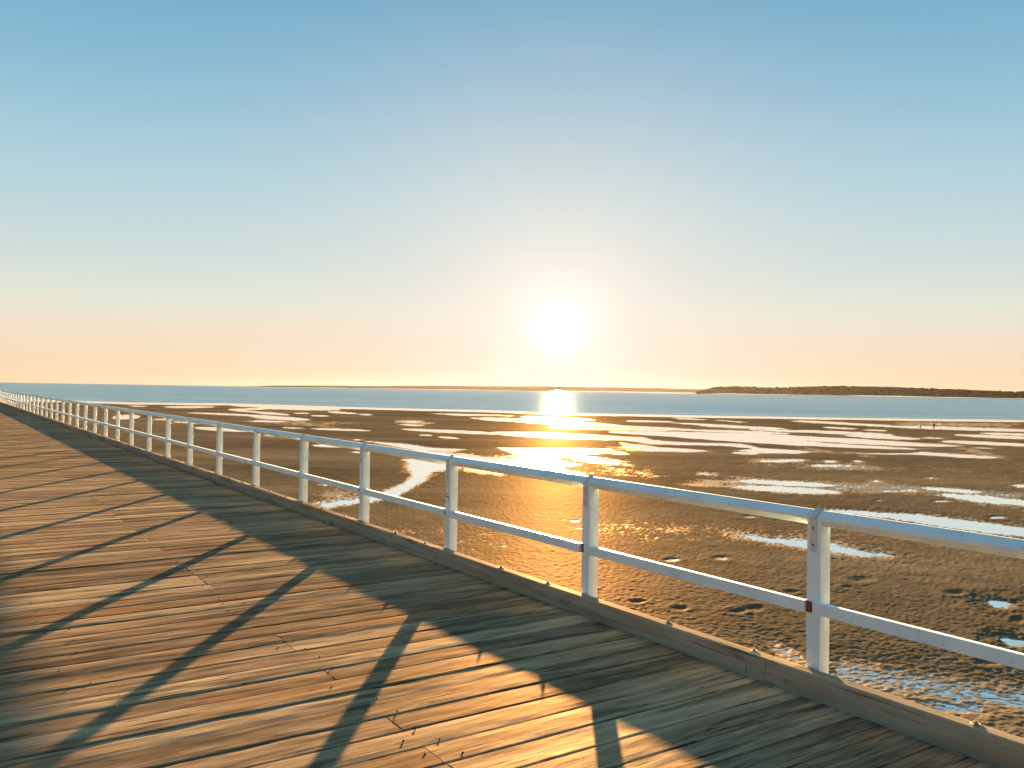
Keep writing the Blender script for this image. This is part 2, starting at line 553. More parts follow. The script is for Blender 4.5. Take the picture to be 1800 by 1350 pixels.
# ------------------------------------------------------------------ tidal flat, traced on the ground
# standing water, as strokes (x0,y0,x1,y1,half thickness) or outlines in photo pixels, dropped on to the ground plane
LENS = [
    (225, 713.5, 259, 714.5, 1.1), (289, 715.5, 378, 715.2, 2.0), (400, 720, 476, 718.7, 1.8), (405, 721, 500, 728, 1.6),
    (329, 725.4, 500, 733, 1.7), (440, 732, 543, 737.6, 3.0), (440, 740, 503, 741, 1.5), (197, 734, 247, 732, 4.0),
    (269, 738, 334, 736.3, 1.5), (320, 742.5, 367, 743.4, 1.8), (305, 741.5, 322, 742, 1.0), (342, 752, 447, 757.6, 3.4),
    (450, 717, 600, 720.5, 2.3), (410, 713.6, 520, 715.4, 2.0), (576, 724, 630, 727.4, 1.8), (629, 728.6, 656, 729.6, 1.3),
    (515, 726.2, 544, 726.5, 1.2), (450, 726, 511, 729.2, 1.7), (545, 730.6, 578, 731.4, 1.3), (547, 753.3, 654, 757.3, 1.9),
    (703, 741.5, 743, 741.6, 1.2), (702, 746.5, 744, 748, 1.3), (705, 754.3, 880, 762.5, 2.6), (737, 764.7, 760, 765.2, 1.2),
    (771, 768, 807, 770.8, 1.2), (550, 783.2, 617, 784.8, 2.9), (622, 773, 635, 773.3, 1.1), (619, 795, 636, 795.3, 1.3),
    (785, 728.8, 845, 730.2, 1.3), (760, 727, 900, 731, 1.2), (830, 735, 1100, 749, 2.8), (840, 735.5, 892, 739, 2.6),
    (915, 732.6, 1044, 738.2, 1.5), (964, 751.5, 1180, 757, 1.4), (1071, 759.5, 1140, 763, 1.6), (860, 760.5, 1120, 772, 4.2),
    (1000, 803.5, 1090, 813, 3.6), (918, 809.5, 1010, 817, 4.0), (1050, 793.2, 1101, 797.6, 2.4),
    (896, 813, 1000, 829, 3.6), (1100, 740, 1184, 741.6, 1.6), (1183, 735.7, 1242, 738, 0.9), (1258, 738.8, 1313, 742.6, 0.9),
    (1180, 743.4, 1380, 754, 1.7), (1230, 748, 1380, 753.6, 2.2), (1050, 747.6, 1250, 757.6, 2.0), (1200, 755.6, 1387, 762.4, 2.2),
    (1315, 755, 1450, 760, 1.8), (1390, 757, 1570, 764.6, 2.6), (1335, 810.8, 1416, 809, 2.0), (1424, 818.6, 1480, 818.4, 2.0),
    (1480, 818.2, 1498, 818.6, 1.0), (1286, 795.8, 1335, 797.6, 1.9), (1450, 810.6, 1471, 810.8, 1.3), (1500, 810.6, 1515, 810.8, 1.2),
    (1236, 833, 1247, 833.3, 1.1), (1297, 845, 1466, 854.5, 3.8), (1295, 856, 1476, 865.5, 4.8), (1620, 857.6, 1722, 865.5, 2.8),
    (1655, 869.5, 1830, 888, 5.2), (1780, 853.6, 1840, 855, 2.2), (1455, 897.5, 1640, 913, 3.6), (1540, 903, 1900, 948, 8.0),
    (1308, 942.5, 1400, 957, 3.2), (1350, 948, 1520, 973, 6.2), (1500, 971, 1569, 978.5, 2.6), (1387, 946.5, 1415, 948.5, 1.5),
    (1395, 739.5, 1600, 751.2, 2.0), (1560, 749.5, 1830, 758, 2.8), (1690, 752, 1840, 758, 1.8), (1722, 761.4, 1830, 765, 2.0),
    (1676, 764.3, 1840, 772, 2.6), (1655, 775.6, 1840, 784, 3.0), (1485, 765.4, 1619, 771.6, 3.0), (1617, 769, 1662, 771, 1.1),
    (1444, 751, 1508, 754.2, 1.5), (1515, 755.5, 1560, 757.2, 1.3), (1710, 786.8, 1746, 788, 0.9), (1536, 846, 1545, 846.3, 1.1),
    (1632, 840.3, 1641, 840.6, 0.9), (568, 852.2, 578, 852.6, 1.2), (1737, 1057.5, 1772, 1062, 3.0), (1757, 1123, 1796, 1129, 3.6),
    (461, 765, 513, 767, 1.2), (495, 751.7, 537, 753, 1.0), (1588, 744.6, 1592, 744.8, 0.9),
]
POLY = [
    [(710, 808), (727, 806.4), (785, 818), (800, 822), (785, 825), (760, 828.7), (750, 841), (732, 851.8), (714, 862.4), (696, 873), (688, 871),
     (670, 878), (650, 881.5), (629, 884.5), (599, 888), (576, 893.5), (560, 888), (584, 882), (629, 876.7), (654, 871.3), (686, 858.9), (709, 851.8),
     (727, 837.6), (725, 828.7), (716, 819.8), (723, 814.4)],
    [(645, 776), (662, 776.5), (720, 781.5), (760, 787.5), (817, 790), (800, 792), (765, 792), (740, 793), (725, 790), (690, 784)],
    [(735, 791), (760, 794), (800, 798.5), (880, 808), (960, 821), (1010, 831), (1030, 840), (960, 830), (880, 818), (800, 806), (750, 796)],
    [(876, 787.6), (950, 788.6), (1000, 788), (1070, 790), (1082, 795), (1010, 801), (970, 806), (930, 801), (900, 795)],
    [(1077, 757.6), (1180, 759), (1320, 762), (1400, 765.5), (1500, 771.2), (1600, 777.8), (1686, 784), (1660, 785.8), (1600, 784.6), (1504, 780.4),
     (1450, 776.6), (1418, 774.5), (1450, 778.4), (1504, 781.8), (1630, 789.6), (1600, 790.4), (1500, 787.4), (1400, 782.8), (1300, 777), (1200, 769.4), (1130, 764.2)],
    [(1040, 766.4), (1128, 768.6), (1150, 774), (1200, 777.6), (1262, 779.4), (1300, 779.8), (1334, 787), (1400, 791.5), (1433, 795), (1400, 797.4), (1340, 796.6),
     (1290, 791.8), (1325, 788.6), (1270, 783.5), (1200, 782), (1150, 781), (1100, 773.5)],
    [(1090, 778.6), (1132, 783.4), (1160, 787), (1210, 789), (1252, 793.4), (1210, 795), (1140, 793), (1100, 786)],
    [(1487, 796), (1560, 797.2), (1600, 796.6), (1620, 794.4), (1690, 799), (1755, 803.6), (1735, 805.2), (1695, 804.8), (1650, 801), (1600, 799), (1540, 798.6)],
]
# nearly awash: the ripples stand out of a thin film of water
AWASH = [
    (540, 870, 640, 868, 10, .006), (540, 886, 650, 872, 6, .004), (800, 820, 880, 834, 6, .008), (1040, 822, 1180, 840, 12, .019), (1050, 784, 1150, 796, 6, .02),
    (1190, 851, 1310, 853, 5, .006), (1210, 846, 1320, 848, 5, .009), (1450, 854, 1640, 862, 9, .005), (1500, 864, 1650, 862, 4, .003), (1690, 868, 1850, 872, 6, .007), (1380, 783, 1500, 800, 6, .012),
    (1655, 782, 1800, 812, 8, .010), (1560, 744, 1800, 748, 5, .008), (1380, 741, 1480, 744, 3, .008),
    (1420, 820, 1560, 824, 6, .010), (690, 740, 770, 744, 5, .008), (860, 800, 960, 806, 5, .015), (1300, 944, 1400, 960, 5, .006), (1480, 972, 1560, 978, 5, .006),
    (1330, 1120, 1440, 1180, 22, .004), (1440, 1178, 1850, 1240, 42, .002), (1560, 1240, 1760, 1250, 20, .002), (1480, 800, 1560, 803, 4, .008), (1640, 797, 1780, 806, 6, .01),
    (640, 776, 840, 800, 5, .018), (450, 742, 620, 748, 6, .014), (1290, 806, 1450, 812, 5, .012),
]
DIMPLE = [(1268, 982, 20, 5), (1513, 1021, 24, 6), (1680, 1044, 20, 5), (1324, 1072, 22, 6), (1295, 1077, 18, 5), (1317, 909, 15, 3), (1653, 881.5, 20, 2.5),
          (1753, 910, 20, 3), (1180, 985, 16, 4), (1195, 1072, 18, 5), (1755, 1066, 34, 9), (1790, 1134, 36, 9), (1392, 1042, 14, 3.5), (1120, 1060, 16, 4),
          (1745, 1165, 34, 8), (1790, 1092, 16, 6), (1490, 1033, 10, 2), (1010, 917, 10, 2), (1545, 880, 12, 2)]
SHORE_X = np.array([-4000, -600, 0, 150, 225, 410, 600, 750, 850, 1050, 1250, 1450, 1600, 1800, 2600, 6000], float)
SHORE_Y = np.array([642, 696, 704, 708, 710.5, 712.5, 718.2, 722.3, 724.2, 730, 734, 737.3, 739.3, 741.6, 754, 808], float)


def seg_field(px, py, x0, y0, x1, y1, t):
    """signed distance (positive inside) of a lens-shaped stroke"""
    s = (px - x0) / (x1 - x0)
    yc = y0 + (y1 - y0) * s
    th = t * np.sqrt(np.clip(1 - np.abs(2 * s - 1) ** 2.2, 0, 1))
    return np.where((s > 0) & (s < 1), th - np.abs(py - yc), -np.maximum(np.abs(py - yc), np.where(s < 0, x0 - px, px - x1) * 0.25))


def poly_field(px, py, pts):
    d = np.full(px.shape, 1e9)
    inside = np.zeros(px.shape, bool)
    n = len(pts)
    for i in range(n):
        ax, ay = pts[i]
        bx, by = pts[(i + 1) % n]
        # distances with x compressed, as the ground is seen at a grazing angle
        ex, ey = (bx - ax) * 0.25, by - ay
        wx, wy = (px - ax) * 0.25, py - ay
        t = np.clip((wx * ex + wy * ey) / (ex * ex + ey * ey + 1e-9), 0, 1)
        d = np.minimum(d, np.hypot(wx - t * ex, wy - t * ey))
        c = ((ay > py) != (by > py)) & (px < (bx - ax) * (py - ay) / (by - ay + 1e-12) + ax)
        inside ^= c
    return np.where(inside, d, -d)


AZ0 = YAW
dense = np.arange(-0.60, 0.6001, 0.00125)
coarse_l = np.linspace(-PI, -0.60, 60)[:-1]
coarse_r = np.linspace(0.60, PI, 60)[1:]
az = np.concatenate([coarse_l, dense, coarse_r]) + AZ0
rs = [0.5, 3, 6, 9, 12, 14]
while rs[-1] < 700:
    r = rs[-1]
    rs.append(r + (min(max(0.055, 0.7 * r * r / 6824), 6.0) if r < 420 else 25))
rs = np.array(rs)
AZ, R = np.meshgrid(az, rs)
X = (R * np.sin(AZ)).ravel()
Y = (R * np.cos(AZ)).ravel()
PX, PY = to_px(X, Y, np.zeros_like(X))
RR = R.ravel()
front = np.abs((AZ - AZ0).ravel()) < 1.35
# broad relief of the flat
_XA, _YA = X * math.cos(YAW) - Y * math.sin(YAW), X * math.sin(YAW) + Y * math.cos(YAW)
H = 0.050 + 0.045 * (vnoise(_XA / 55, _YA / 16, 1) - .5) + 0.02 * (vnoise(X / 7, Y / 7, 2) - .5)
near = np.clip((150 - RR) / 110, 0, 1)
_ca, _sa = math.cos(0.65), math.sin(0.65)
XR, YR = X * _ca - Y * _sa, X * _sa + Y * _ca          # along and across the ripple crests
rip_a = 0.022 * (vnoise(XR / 0.145 + 1.3 * vnoise(X, Y, 9), YR / 0.095, 3) - .5) + 0.010 * (vnoise(XR / 0.09, YR / 0.08, 4) - .5) + 0.008 * (vnoise(X / 1.1, Y / 1.1, 6) - .5)
rip_b = 0.05 * (vnoise(X / 0.9, Y / 0.9, 5) - .5)
ripple = rip_a * (0.25 + 0.75 * near) + rip_b * 0.5 * (1 - near)
# pools
bx0, bx1, by0, by1 = -150, 2000, 690, 1300
inb = np.where(front & (PX > bx0) & (PX < bx1) & (PY > by0) & (PY < by1))[0]
px, py = PX[inb], PY[inb]
wob = 2.4 * (vnoise(X[inb] / 2.6, Y[inb] / 2.6, 11) - .5) * np.clip(70 / RR[inb], 0.25, 1.6) + 1.2 * (vnoise(X[inb] / 12, Y[inb] / 12, 12) - .5)
best = np.full(px.shape, -50.0)
for (x0, y0, x1, y1, t) in LENS:
    k = np.where((px > x0 - 40) & (px < x1 + 40) & (py > min(y0, y1) - t - 14) & (py < max(y0, y1) + t + 14))[0]
    best[k] = np.maximum(best[k], seg_field(px[k], py[k] + 0.35 * wob[k], x0, y0, x1, y1, t))
for pts in POLY:
    a = np.array(pts)
    k = np.where((px > a[:, 0].min() - 40) & (px < a[:, 0].max() + 40) & (py > a[:, 1].min() - 14) & (py < a[:, 1].max() + 14))[0]
    best[k] = np.maximum(best[k], poly_field(px[k], py[k] + 0.5 * wob[k], pts))
pw = np.clip(110 / RR[inb], 0.7, 3.2)                 # edge softness in pixels
best = best - np.clip((840 - py) / 120, 0, 1) * 0.32
pool = np.where(best > 0, np.tanh(best / pw), np.tanh(best / (pw * 2.6)))
Hp = H[inb]
wetf = np.zeros(px.shape)
lvl = np.zeros(px.shape)
for (x0, y0, x1, y1, t, z) in AWASH:
    k = np.where((px > x0 - 60) & (px < x1 + 60) & (py > min(y0, y1) - 3 * t) & (py < max(y0, y1) + 3 * t))[0]
    s = (px[k] - x0) / (x1 - x0)
    yc = y0 + (y1 - y0) * s
    w = np.exp(-((py[k] - yc) / t) ** 2) * np.clip((0.5 + (x1 - x0) / 80 * np.minimum(s, 1 - s)), 0, 1)
    m_ = w > wetf[k]
    wetf[k] = np.where(m_, w, wetf[k])
    lvl[k] = np.where(m_, z, lvl[k])
Hp = Hp * (1 - wetf) + lvl * wetf
Hp = np.where(pool > -0.999, np.minimum(Hp, Hp * (1 - np.clip((pool + 1), 0, 1)) + (-0.024 * np.clip(pool, 0, 1))), Hp)
rp = ripple[inb] * np.where(pool > 0, 1 - pool * np.clip(0.35 + (RR[inb] - 60) / 120, 0.35, 0.8), 1) * np.where((pool > -0.97) & (RR[inb] < 110), 1.7, 1)
Hp = Hp + rp
for (dx_, dy_, rx, ry) in DIMPLE:
    k = np.where((np.abs(px - dx_) < 3 * rx) & (np.abs(py - dy_) < 4 * ry))[0]
    e = np.sqrt(((px[k] - dx_) / rx) ** 2 + ((py[k] - dy_) / ry) ** 2)
    Hp[k] += -0.04 * np.exp(-(e / 0.85) ** 2) + 0.012 * np.exp(-((e - 1.25) / 0.5) ** 2)
H = H + ripple
H[inb] = Hp
# sea bed
shore = np.interp(PX, SHORE_X, SHORE_Y)
over = (shore - PY) * (front & (RR > 120))
H = np.where((over > -1.2) & front & (RR > 120), H - np.clip((over + 1.2) * 0.06, 0, 1.6), H)
flat_o = grid_mesh('sand_flat', np.stack([X, Y, H], 1), len(rs), len(az), sand_m)
tag(flat_o, 'wet brown tidal sand covered in small ripples beside the pier', kind='structure')

# water sheets share the waterline
waz = np.linspace(-1.3, 1.3, 420) + AZ0
lo, hi = np.full(waz.shape, 100.0), np.full(waz.shape, 3000.0)
for _ in range(50):
    mid = (lo + hi) / 2
    a, b = to_px(mid * np.sin(waz), mid * np.cos(waz), np.zeros_like(mid))
    seaward = b < np.interp(a, SHORE_X, SHORE_Y) - 3.4
    hi = np.where(seaward, mid, hi)
    lo = np.where(seaward, lo, mid)
shore_r = np.clip(lo, 150, 2500)
fr = np.concatenate([[0.02], np.linspace(0.05, 1, 24)])
Rw = fr[:, None] * shore_r[None, :]
Vw = np.stack([(Rw * np.sin(waz)).ravel(), (Rw * np.cos(waz)).ravel(), np.zeros(Rw.size)], 1)
pools_o = grid_mesh('tidal_water', Vw, len(fr), len(waz), pool_m)
tag(pools_o, 'shallow still water standing in pools on the sand flat', kind='structure')
SEA_R = 13000.0
k = np.linspace(0, 1, 40)
Rw = shore_r[None, :] * (SEA_R / shore_r[None, :]) ** k[:, None]
Vw = np.stack([(Rw * np.sin(waz)).ravel(), (Rw * np.cos(waz)).ravel(), np.zeros(Rw.size)], 1)
sea_o = grid_mesh('sea', Vw, len(k), len(waz), sea_m)
tag(sea_o, 'blue green rippled sea reaching to the horizon', kind='structure')


# ------------------------------------------------------------------ far land
def ridge(name, dist, depth, prof, mat, nx, nd, rough, seed, px_scale=None):
    """land mass: prof = [(photo x, height in px)], height px turned to metres at its distance"""
    xs = np.array([p[0] for p in prof], float)
    hs = np.array([p[1] for p in prof], float)
    t = np.linspace(xs[0], xs[-1], nx)
    base_h = np.interp(t, xs, hs) * dist / F_PX
    V = []
    for j in range(nd):
        s = j / (nd - 1)
        for i in range(nx):
            rr = ray(t[i], 675 + 0.0)
            a = math.atan2(rr[0], rr[1])
            D = dist + depth * s
            env = math.sin(PI * min(1.0, 0.02 + 0.96 * s)) ** 0.7
            V.append((D * math.sin(a), D * math.cos(a), base_h[i] * env))
    V = np.array(V)
    n = vnoise(V[:, 0] / rough, V[:, 1] / rough, seed) + 0.5 * vnoise(V[:, 0] / rough * 2.3, V[:, 1] / rough * 2.3, seed + 1)
    V[:, 2] = V[:, 2] * (0.88 + 0.12 * n) - 0.6
    o = grid_mesh(name, V, nd, nx, mat)
    return o, V, t


isl_prof = [(1221, 0), (1226, 2), (1233, 5), (1246, 9.5), (1260, 13), (1300, 14.5), (1327, 14), (1334, 12.8), (1360, 13), (1400, 14.5), (1450, 17), (1500, 17.5),
            (1567, 17), (1633, 15.2), (1700, 13.6), (1767, 11.4), (1800, 12), (1900, 12), (2050, 9), (2200, 4), (2260, 0)]
ISL_D = 5600
isl, IV, it = ridge('island', ISL_D, 900, isl_prof, land_m, 160, 9, 120, 21)
tag(isl, 'low wooded island on the right of the horizon', kind='structure')
c1, _, _ = ridge('far_coast', 9500, 1500, [(432, 0), (450, .8), (480, 2.6), (560, 3.8), (680, 5), (750, 5.5), (820, 5.5), (880, 4.6), (940, 2.5), (990, 0)], land_m, 120, 7, 300, 31)
tag(c1, 'thin hazy strip of distant coast left of the sun', kind='structure')
c2, _, _ = ridge('distant_hills', 11000, 1500, [(610, 0), (650, 3), (700, 6), (780, 7.5), (900, 8.4), (1000, 8.8), (1100, 9.2), (1170, 8.8), (1230, 8), (1330, 6), (1450, 3), (1520, 0)], land_m, 140, 7, 700, 41)
tag(c2, 'very pale low hills on the horizon under the sun', kind='structure')

# the island's wood: thousands of crowns that read as one mass
tmpl = bmesh.new()
bmesh.ops.create_icosphere(tmpl, subdivisions=1, radius=1.0)
tv = np.array([v.co[:] for v in tmpl.verts])
tf = np.array([[v.index for v in f.verts] for f in tmpl.faces])
tmpl.free()
NT_ = 3600
hs_x = np.array([p[0] for p in isl_prof], float)
hs_h = np.array([p[1] for p in isl_prof], float)
tx = RNG.uniform(1223, 2255, NT_)
sdep = RNG.beta(1.3, 1.6, NT_) * 0.75
AV, AF = [], []
for i in range(NT_):
    rr_ = ray(tx[i], 675.0)
    a = math.atan2(rr_[0], rr_[1])
    D = ISL_D + 900 * (0.01 + sdep[i])
    gh = np.interp(tx[i], hs_x, hs_h) * ISL_D / F_PX * math.sin(PI * min(1, 0.02 + 0.96 * sdep[i])) ** 0.7
    h = RNG.uniform(4.5, 9.5) * (1.3 if RNG.random() < 0.06 else 1)
    if np.interp(tx[i], hs_x, hs_h) < 1.5:
        h *= 0.5
    w = h * RNG.uniform(0.55, 1.0)
    v = tv * (1 + RNG.uniform(-.28, .28, (len(tv), 1)))
    v = v * np.array([w, w, h * 0.75]) + np.array([D * math.sin(a), D * math.cos(a), gh * 0.94 + h * 0.3])
    AF.append(tf + i * len(tv))
    AV.append(v)
AV = np.concatenate(AV)
AF = np.concatenate(AF)
fo = link_mesh('forest', AV.tolist(), AF.tolist(), forest_m)
tag(fo, 'dense dark wood covering the far island', kind='stuff')

# ------------------------------------------------------------------ pier
ZD = CAM_H - 1.8794          # deck top
ZK = CAM_H - 1.7240          # kerb top
DK = 4.5078                  # kerb, deck side
DP = 4.6104                  # railing posts, deck side
ZR = CAM_H - 0.7233          # ridge of the top rail
SP = 2.29996                 # post spacing
U0 = 3.35095                 # near face of the first post in view
N_AHEAD, N_BACK = 56, 3
U_END = U0 + N_AHEAD * SP + 0.6
U_START = U0 - N_BACK * SP - 0.6

pier = empty('pier', (0, 0, 0))
tag(pier, 'long weathered timber pier deck with a low kerb beam running to the left', 'pier')


# deck boards, one after another along the pier
def build_deck():
    V, Fc, A = [], [], []
    u = U_START
    # phase so that seams fall where the photo has them
    u = 3.501 - 0.2388 * math.ceil((3.501 - U_START) / 0.2388)
    rnd = random.Random(3)
    edge_prev = u
    while u < U_END:
        w = 0.2388
        u_next = u + w
        jit = rnd.uniform(-0.012, 0.012) if not (2 < u_next < 4.5) else 0
        e0, e1 = edge_prev, u_next + jit
        edge_prev = e1
        gap = rnd.choice([0.006, 0.008, 0.008, 0.010, 0.014, 0.007])
        y0, y1 = e0 + gap / 2, e1 - gap / 2
        near = u < 15
        segs = []
        bdz = rnd.choice([rnd.uniform(-0.0015, 0.0015), rnd.uniform(-0.0015, 0.0015), rnd.uniform(-0.007, 0.003)])
        btilt = max(-0.009, min(0.009, rnd.gauss(0, 0.004)))
        bcup = rnd.gauss(0.0, 0.0016)
        if rnd.random() < 0.4:
            jx = 2.16 + rnd.uniform(-.01, .01)
            segs = [(-3.4, jx - 0.002), (jx + 0.002, 4.615 + rnd.uniform(-.01, .01))]
        else:
            segs = [(-3.4, 4.615 + rnd.uniform(-.012, .012))]
        for (x0, x1) in segs:
            nx = int((x1 - x0) / (0.10 if near else 1.2)) + 2
            ra = (rnd.random(), rnd.random(), rnd.random())
            dz = bdz + rnd.uniform(-0.0008, 0.0008)
            tilt, cup = btilt + rnd.gauss(0, 0.001), bcup
            bow = rnd.uniform(-0.0012, 0.0012)
            th = 0.07
            b0 = len(V)
            sect = [(0, -th), (0, -0.006), (0.007, -0.001), (0.25, 0), (0.5, 0), (0.75, 0), (-0.007, -0.001), (1, -0.006), (1, -th)]
            ph = rnd.uniform(0, 50)
            for i in range(nx):
                s = i / (nx - 1)
                x = x0 + (x1 - x0) * s
                wob0 = 0.0016 * (math.sin(x * 3.1 + ph) + 0.7 * math.sin(x * 9.7 + 2 * ph)) if near else 0
                wob1 = 0.0016 * (math.sin(x * 2.7 + 3 * ph) + 0.7 * math.sin(x * 8.3 + ph)) if near else 0
                ya, yb = y0 + abs(wob0) * .8, y1 - abs(wob1) * .8
                ww = yb - ya
                for jx_, (p, q_) in enumerate(sect):
                    if p == 0: yy = ya
                    elif p == 1: yy = yb
                    elif p == 0.007: yy = ya + 0.009
                    elif p == -0.007: yy = yb - 0.009
                    else: yy = ya + ww * p
                    c = (yy - ya) / ww - 0.5
                    z = ZD + q_
                    if q_ > -0.05:
                        z += dz + tilt * c * ww + cup * (4 * c * c - 0.5) + bow * math.sin(x * 1.1 + ph)
                    if near and -0.05 < q_:
                        z += 0.0005 * math.sin(x * 13 + 5 * ph + c * 9) * (1 if abs(c) < .45 else 1.6)
                    V.append((x, yy, z))
                    A.append(ra)
            ns = len(sect)
            for i in range(nx - 1):
                for k_ in range(ns - 1):
                    a = b0 + i * ns + k_
                    Fc.append((a, a + 1, a + ns + 1, a + ns))
            Fc.append(tuple(b0 + k_ for k_ in range(ns)))
            Fc.append(tuple(b0 + (nx - 1) * ns + k_ for k_ in range(ns))[::-1])
        u = u_next
    o = link_mesh('deck', V, Fc, wood_deck, pier)
    at = o.data.attributes.new('board', 'FLOAT_VECTOR', 'POINT')
    at.data.foreach_set('vector', np.array(A, dtype=np.float32).ravel())
    bm = bmesh.new()
    bm.from_mesh(o.data)
    bmesh.ops.recalc_face_normals(bm, faces=bm.faces)
    bm.to_mesh(o.data)
    bm.free()
    return o


deck = build_deck()

# kerb beams with half-lap joints
KB = 6.9
u = 3.68 - 2 * KB
kw1 = DP - 0.002
first = True
while u < U_END:
    a, b_ = max(u, U_START), min(u + KB, U_END)
    mb = MB()
    zb, zm = ZD - 0.007, ZD + 0.078
    dz = random.uniform(-.002, .002)
    x0_ = DK + random.uniform(-.002, .002)
    prof = [(a + .004, zm), (a + .169, zm), (a + .169, zb), (b_ + .161, zb), (b_ + .161, zm - .002), (b_ - .004, zm - .002), (b_ - .004, ZK + dz), (a + .004, ZK + dz)]
    mb.prism(prof, 'X', x0_, kw1)
    es = [e for e in mb.bm.edges if abs((e.verts[0].co - e.verts[1].co).normalized().y) > .99 and max(e.verts[0].co.z, e.verts[1].co.z) > ZK - .01 and (e.verts[0].co - e.verts[1].co).length > 1]
    bmesh.ops.bevel(mb.bm, geom=es, offset=.011, segments=2, affect='EDGES', profile=.5)
    mb.build('kerb_beam', wood_kerb, pier)
    u += KB


def bolt_top():
    mb = MB()
    mb.box(-.024, .024, -.024, .024, 0, .004, .001)
    mb.cyl((0, 0, .004), (0, 0, 1), .014, .009, 6)
    mb.cyl((0, 0, .013), (0, 0, 1), .007, .008, 8)
    return mb


nails_n = 0
bolt0 = bolt_top().build('bolt', galv_m, pier, (DK + .05, 0, ZK + .002))
first = True
for i in range(-2, 24):
    for du in (0.42, 1.24):
        uu = U0 + .05 + i * SP + du
        o = bolt0 if first else bolt0.copy()
        if not first:
            COL.objects.link(o)
        first = False
        o.location = (DK + .052 + random.uniform(-.01, .012), uu + random.uniform(-.03, .03), ZK + .002)
        o.rotation_euler = (random.uniform(-.06, .06), random.uniform(-.06, .06), random.uniform(0, 1.5))
# round plugs on the inner face of the kerb at each post
mb = MB()
mb.cyl((0, 0, 0), (-1, 0, 0), .027, .004, 16)
mb.cyl((-.004, 0, 0), (-1, 0, 0), .014, .006, 6, 1)
plug0 = mb.build('coach_bolt', [wood_kerb, galv_m], pier)
first = True
for i in range(-1, 24):
    o = plug0 if first else plug0.copy()
    if not first:
        COL.objects.link(o)
    first = False
    o.location = (DK, U0 + i * SP + .12 + random.uniform(-.04, .05), ZK - .085 + random.uniform(-.015, .02))
    o.rotation_euler = (random.uniform(0, 1), 0, 0)


def nail_mesh(lean, h, name):
    mb = MB()
    d = Vector((math.sin(lean), 0, math.cos(lean)))
    mb.cyl((0, 0, -.01), d, .0036, h + .01, 6)
    tip = Vector((0, 0, -.01)) + d * (h + .01)
    mb.cyl(tip, d, .0065, .0025, 8)
    o = mb.build(name, rust_dark_m, pier)
    return o


nail_src = [nail_mesh(0.1, .0035, 'nail'), nail_mesh(.4, .006, 'nail'), nail_mesh(.2, .002, 'nail')]
used = [False] * 3
NAILPOS = [(2.23, 6.879), (2.229, 6.144), (2.227, 5.903), (2.241, 5.666), (2.226, 5.392), (2.087, 5.067), (2.073, 6.026), (2.241, 4.73), (2.255, 4.475),
           (2.103, 4.59), (2.095, 4.092), (2.237, 4.221), (2.265, 4.005), (2.113, 3.889), (2.289, 3.796), (2.227, 8.967), (2.059, 7.228)]
un = 7.1
while un < 15:
    NAILPOS.append((2.235 + random.uniform(-.015, .015), un + random.uniform(-.05, .05)))
    NAILPOS.append((2.09 + random.uniform(-.015, .015), un + .08 + random.uniform(-.05, .05)))
    un += .26
for xx in (0.7, 0.85):
    un = 5.9
    while un < 11:
        if random.random() < .6:
            NAILPOS.append((xx + random.uniform(-.02, .02), un + random.uniform(-.05, .05)))
        un += .34
for (xx, yy) in NAILPOS[:96]:
    j = random.choice([0, 0, 1, 2, 2])
    o = nail_src[j]
    if used[j]:
        o = o.copy()
        COL.objects.link(o)
    used[j] = True
    o.location = (xx, yy, ZD - .001)
    o.rotation_euler = (0, 0, random.uniform(0, 6.28))

# ------------------------------------------------------------------ railing
rail = empty('railing', (DP, U0, ZK))
tag(rail, 'white painted timber railing of square posts, mid rail and diamond top rail along the pier', 'railing')
inv = Matrix.Translation((-DP, -U0, -ZK))


def rbuild(mb, name, mats, parent):
    """meshes are written in world metres; their origin sits at the railing's origin"""
    o = mb.build(name, mats, parent)
    o.data.transform(inv)
    return o


ZC = ZR - .0565            # centre line of the top rail
RC = DP + .05              # its distance from the camera line
HD = .0565                 # half diagonal


def post_mesh(i):
    """square post with a vee cut in its head for the top rail, y from 0 at the near face"""
    mb = MB()
    c = .0035
    poly = [(DP, ZK - .55), (DP + .1, ZK - .55), (DP + .1, ZC + .0), (RC, ZC - HD + .0015), (DP, ZC + .0)]
    mb.prism(poly, 'Y', 0, .1)
    es = [e for e in mb.bm.edges if abs((e.verts[0].co - e.verts[1].co).normalized().z) > .99]
    bmesh.ops.bevel(mb.bm, geom=es, offset=c, segments=2, affect='EDGES', profile=.6)
    return mb


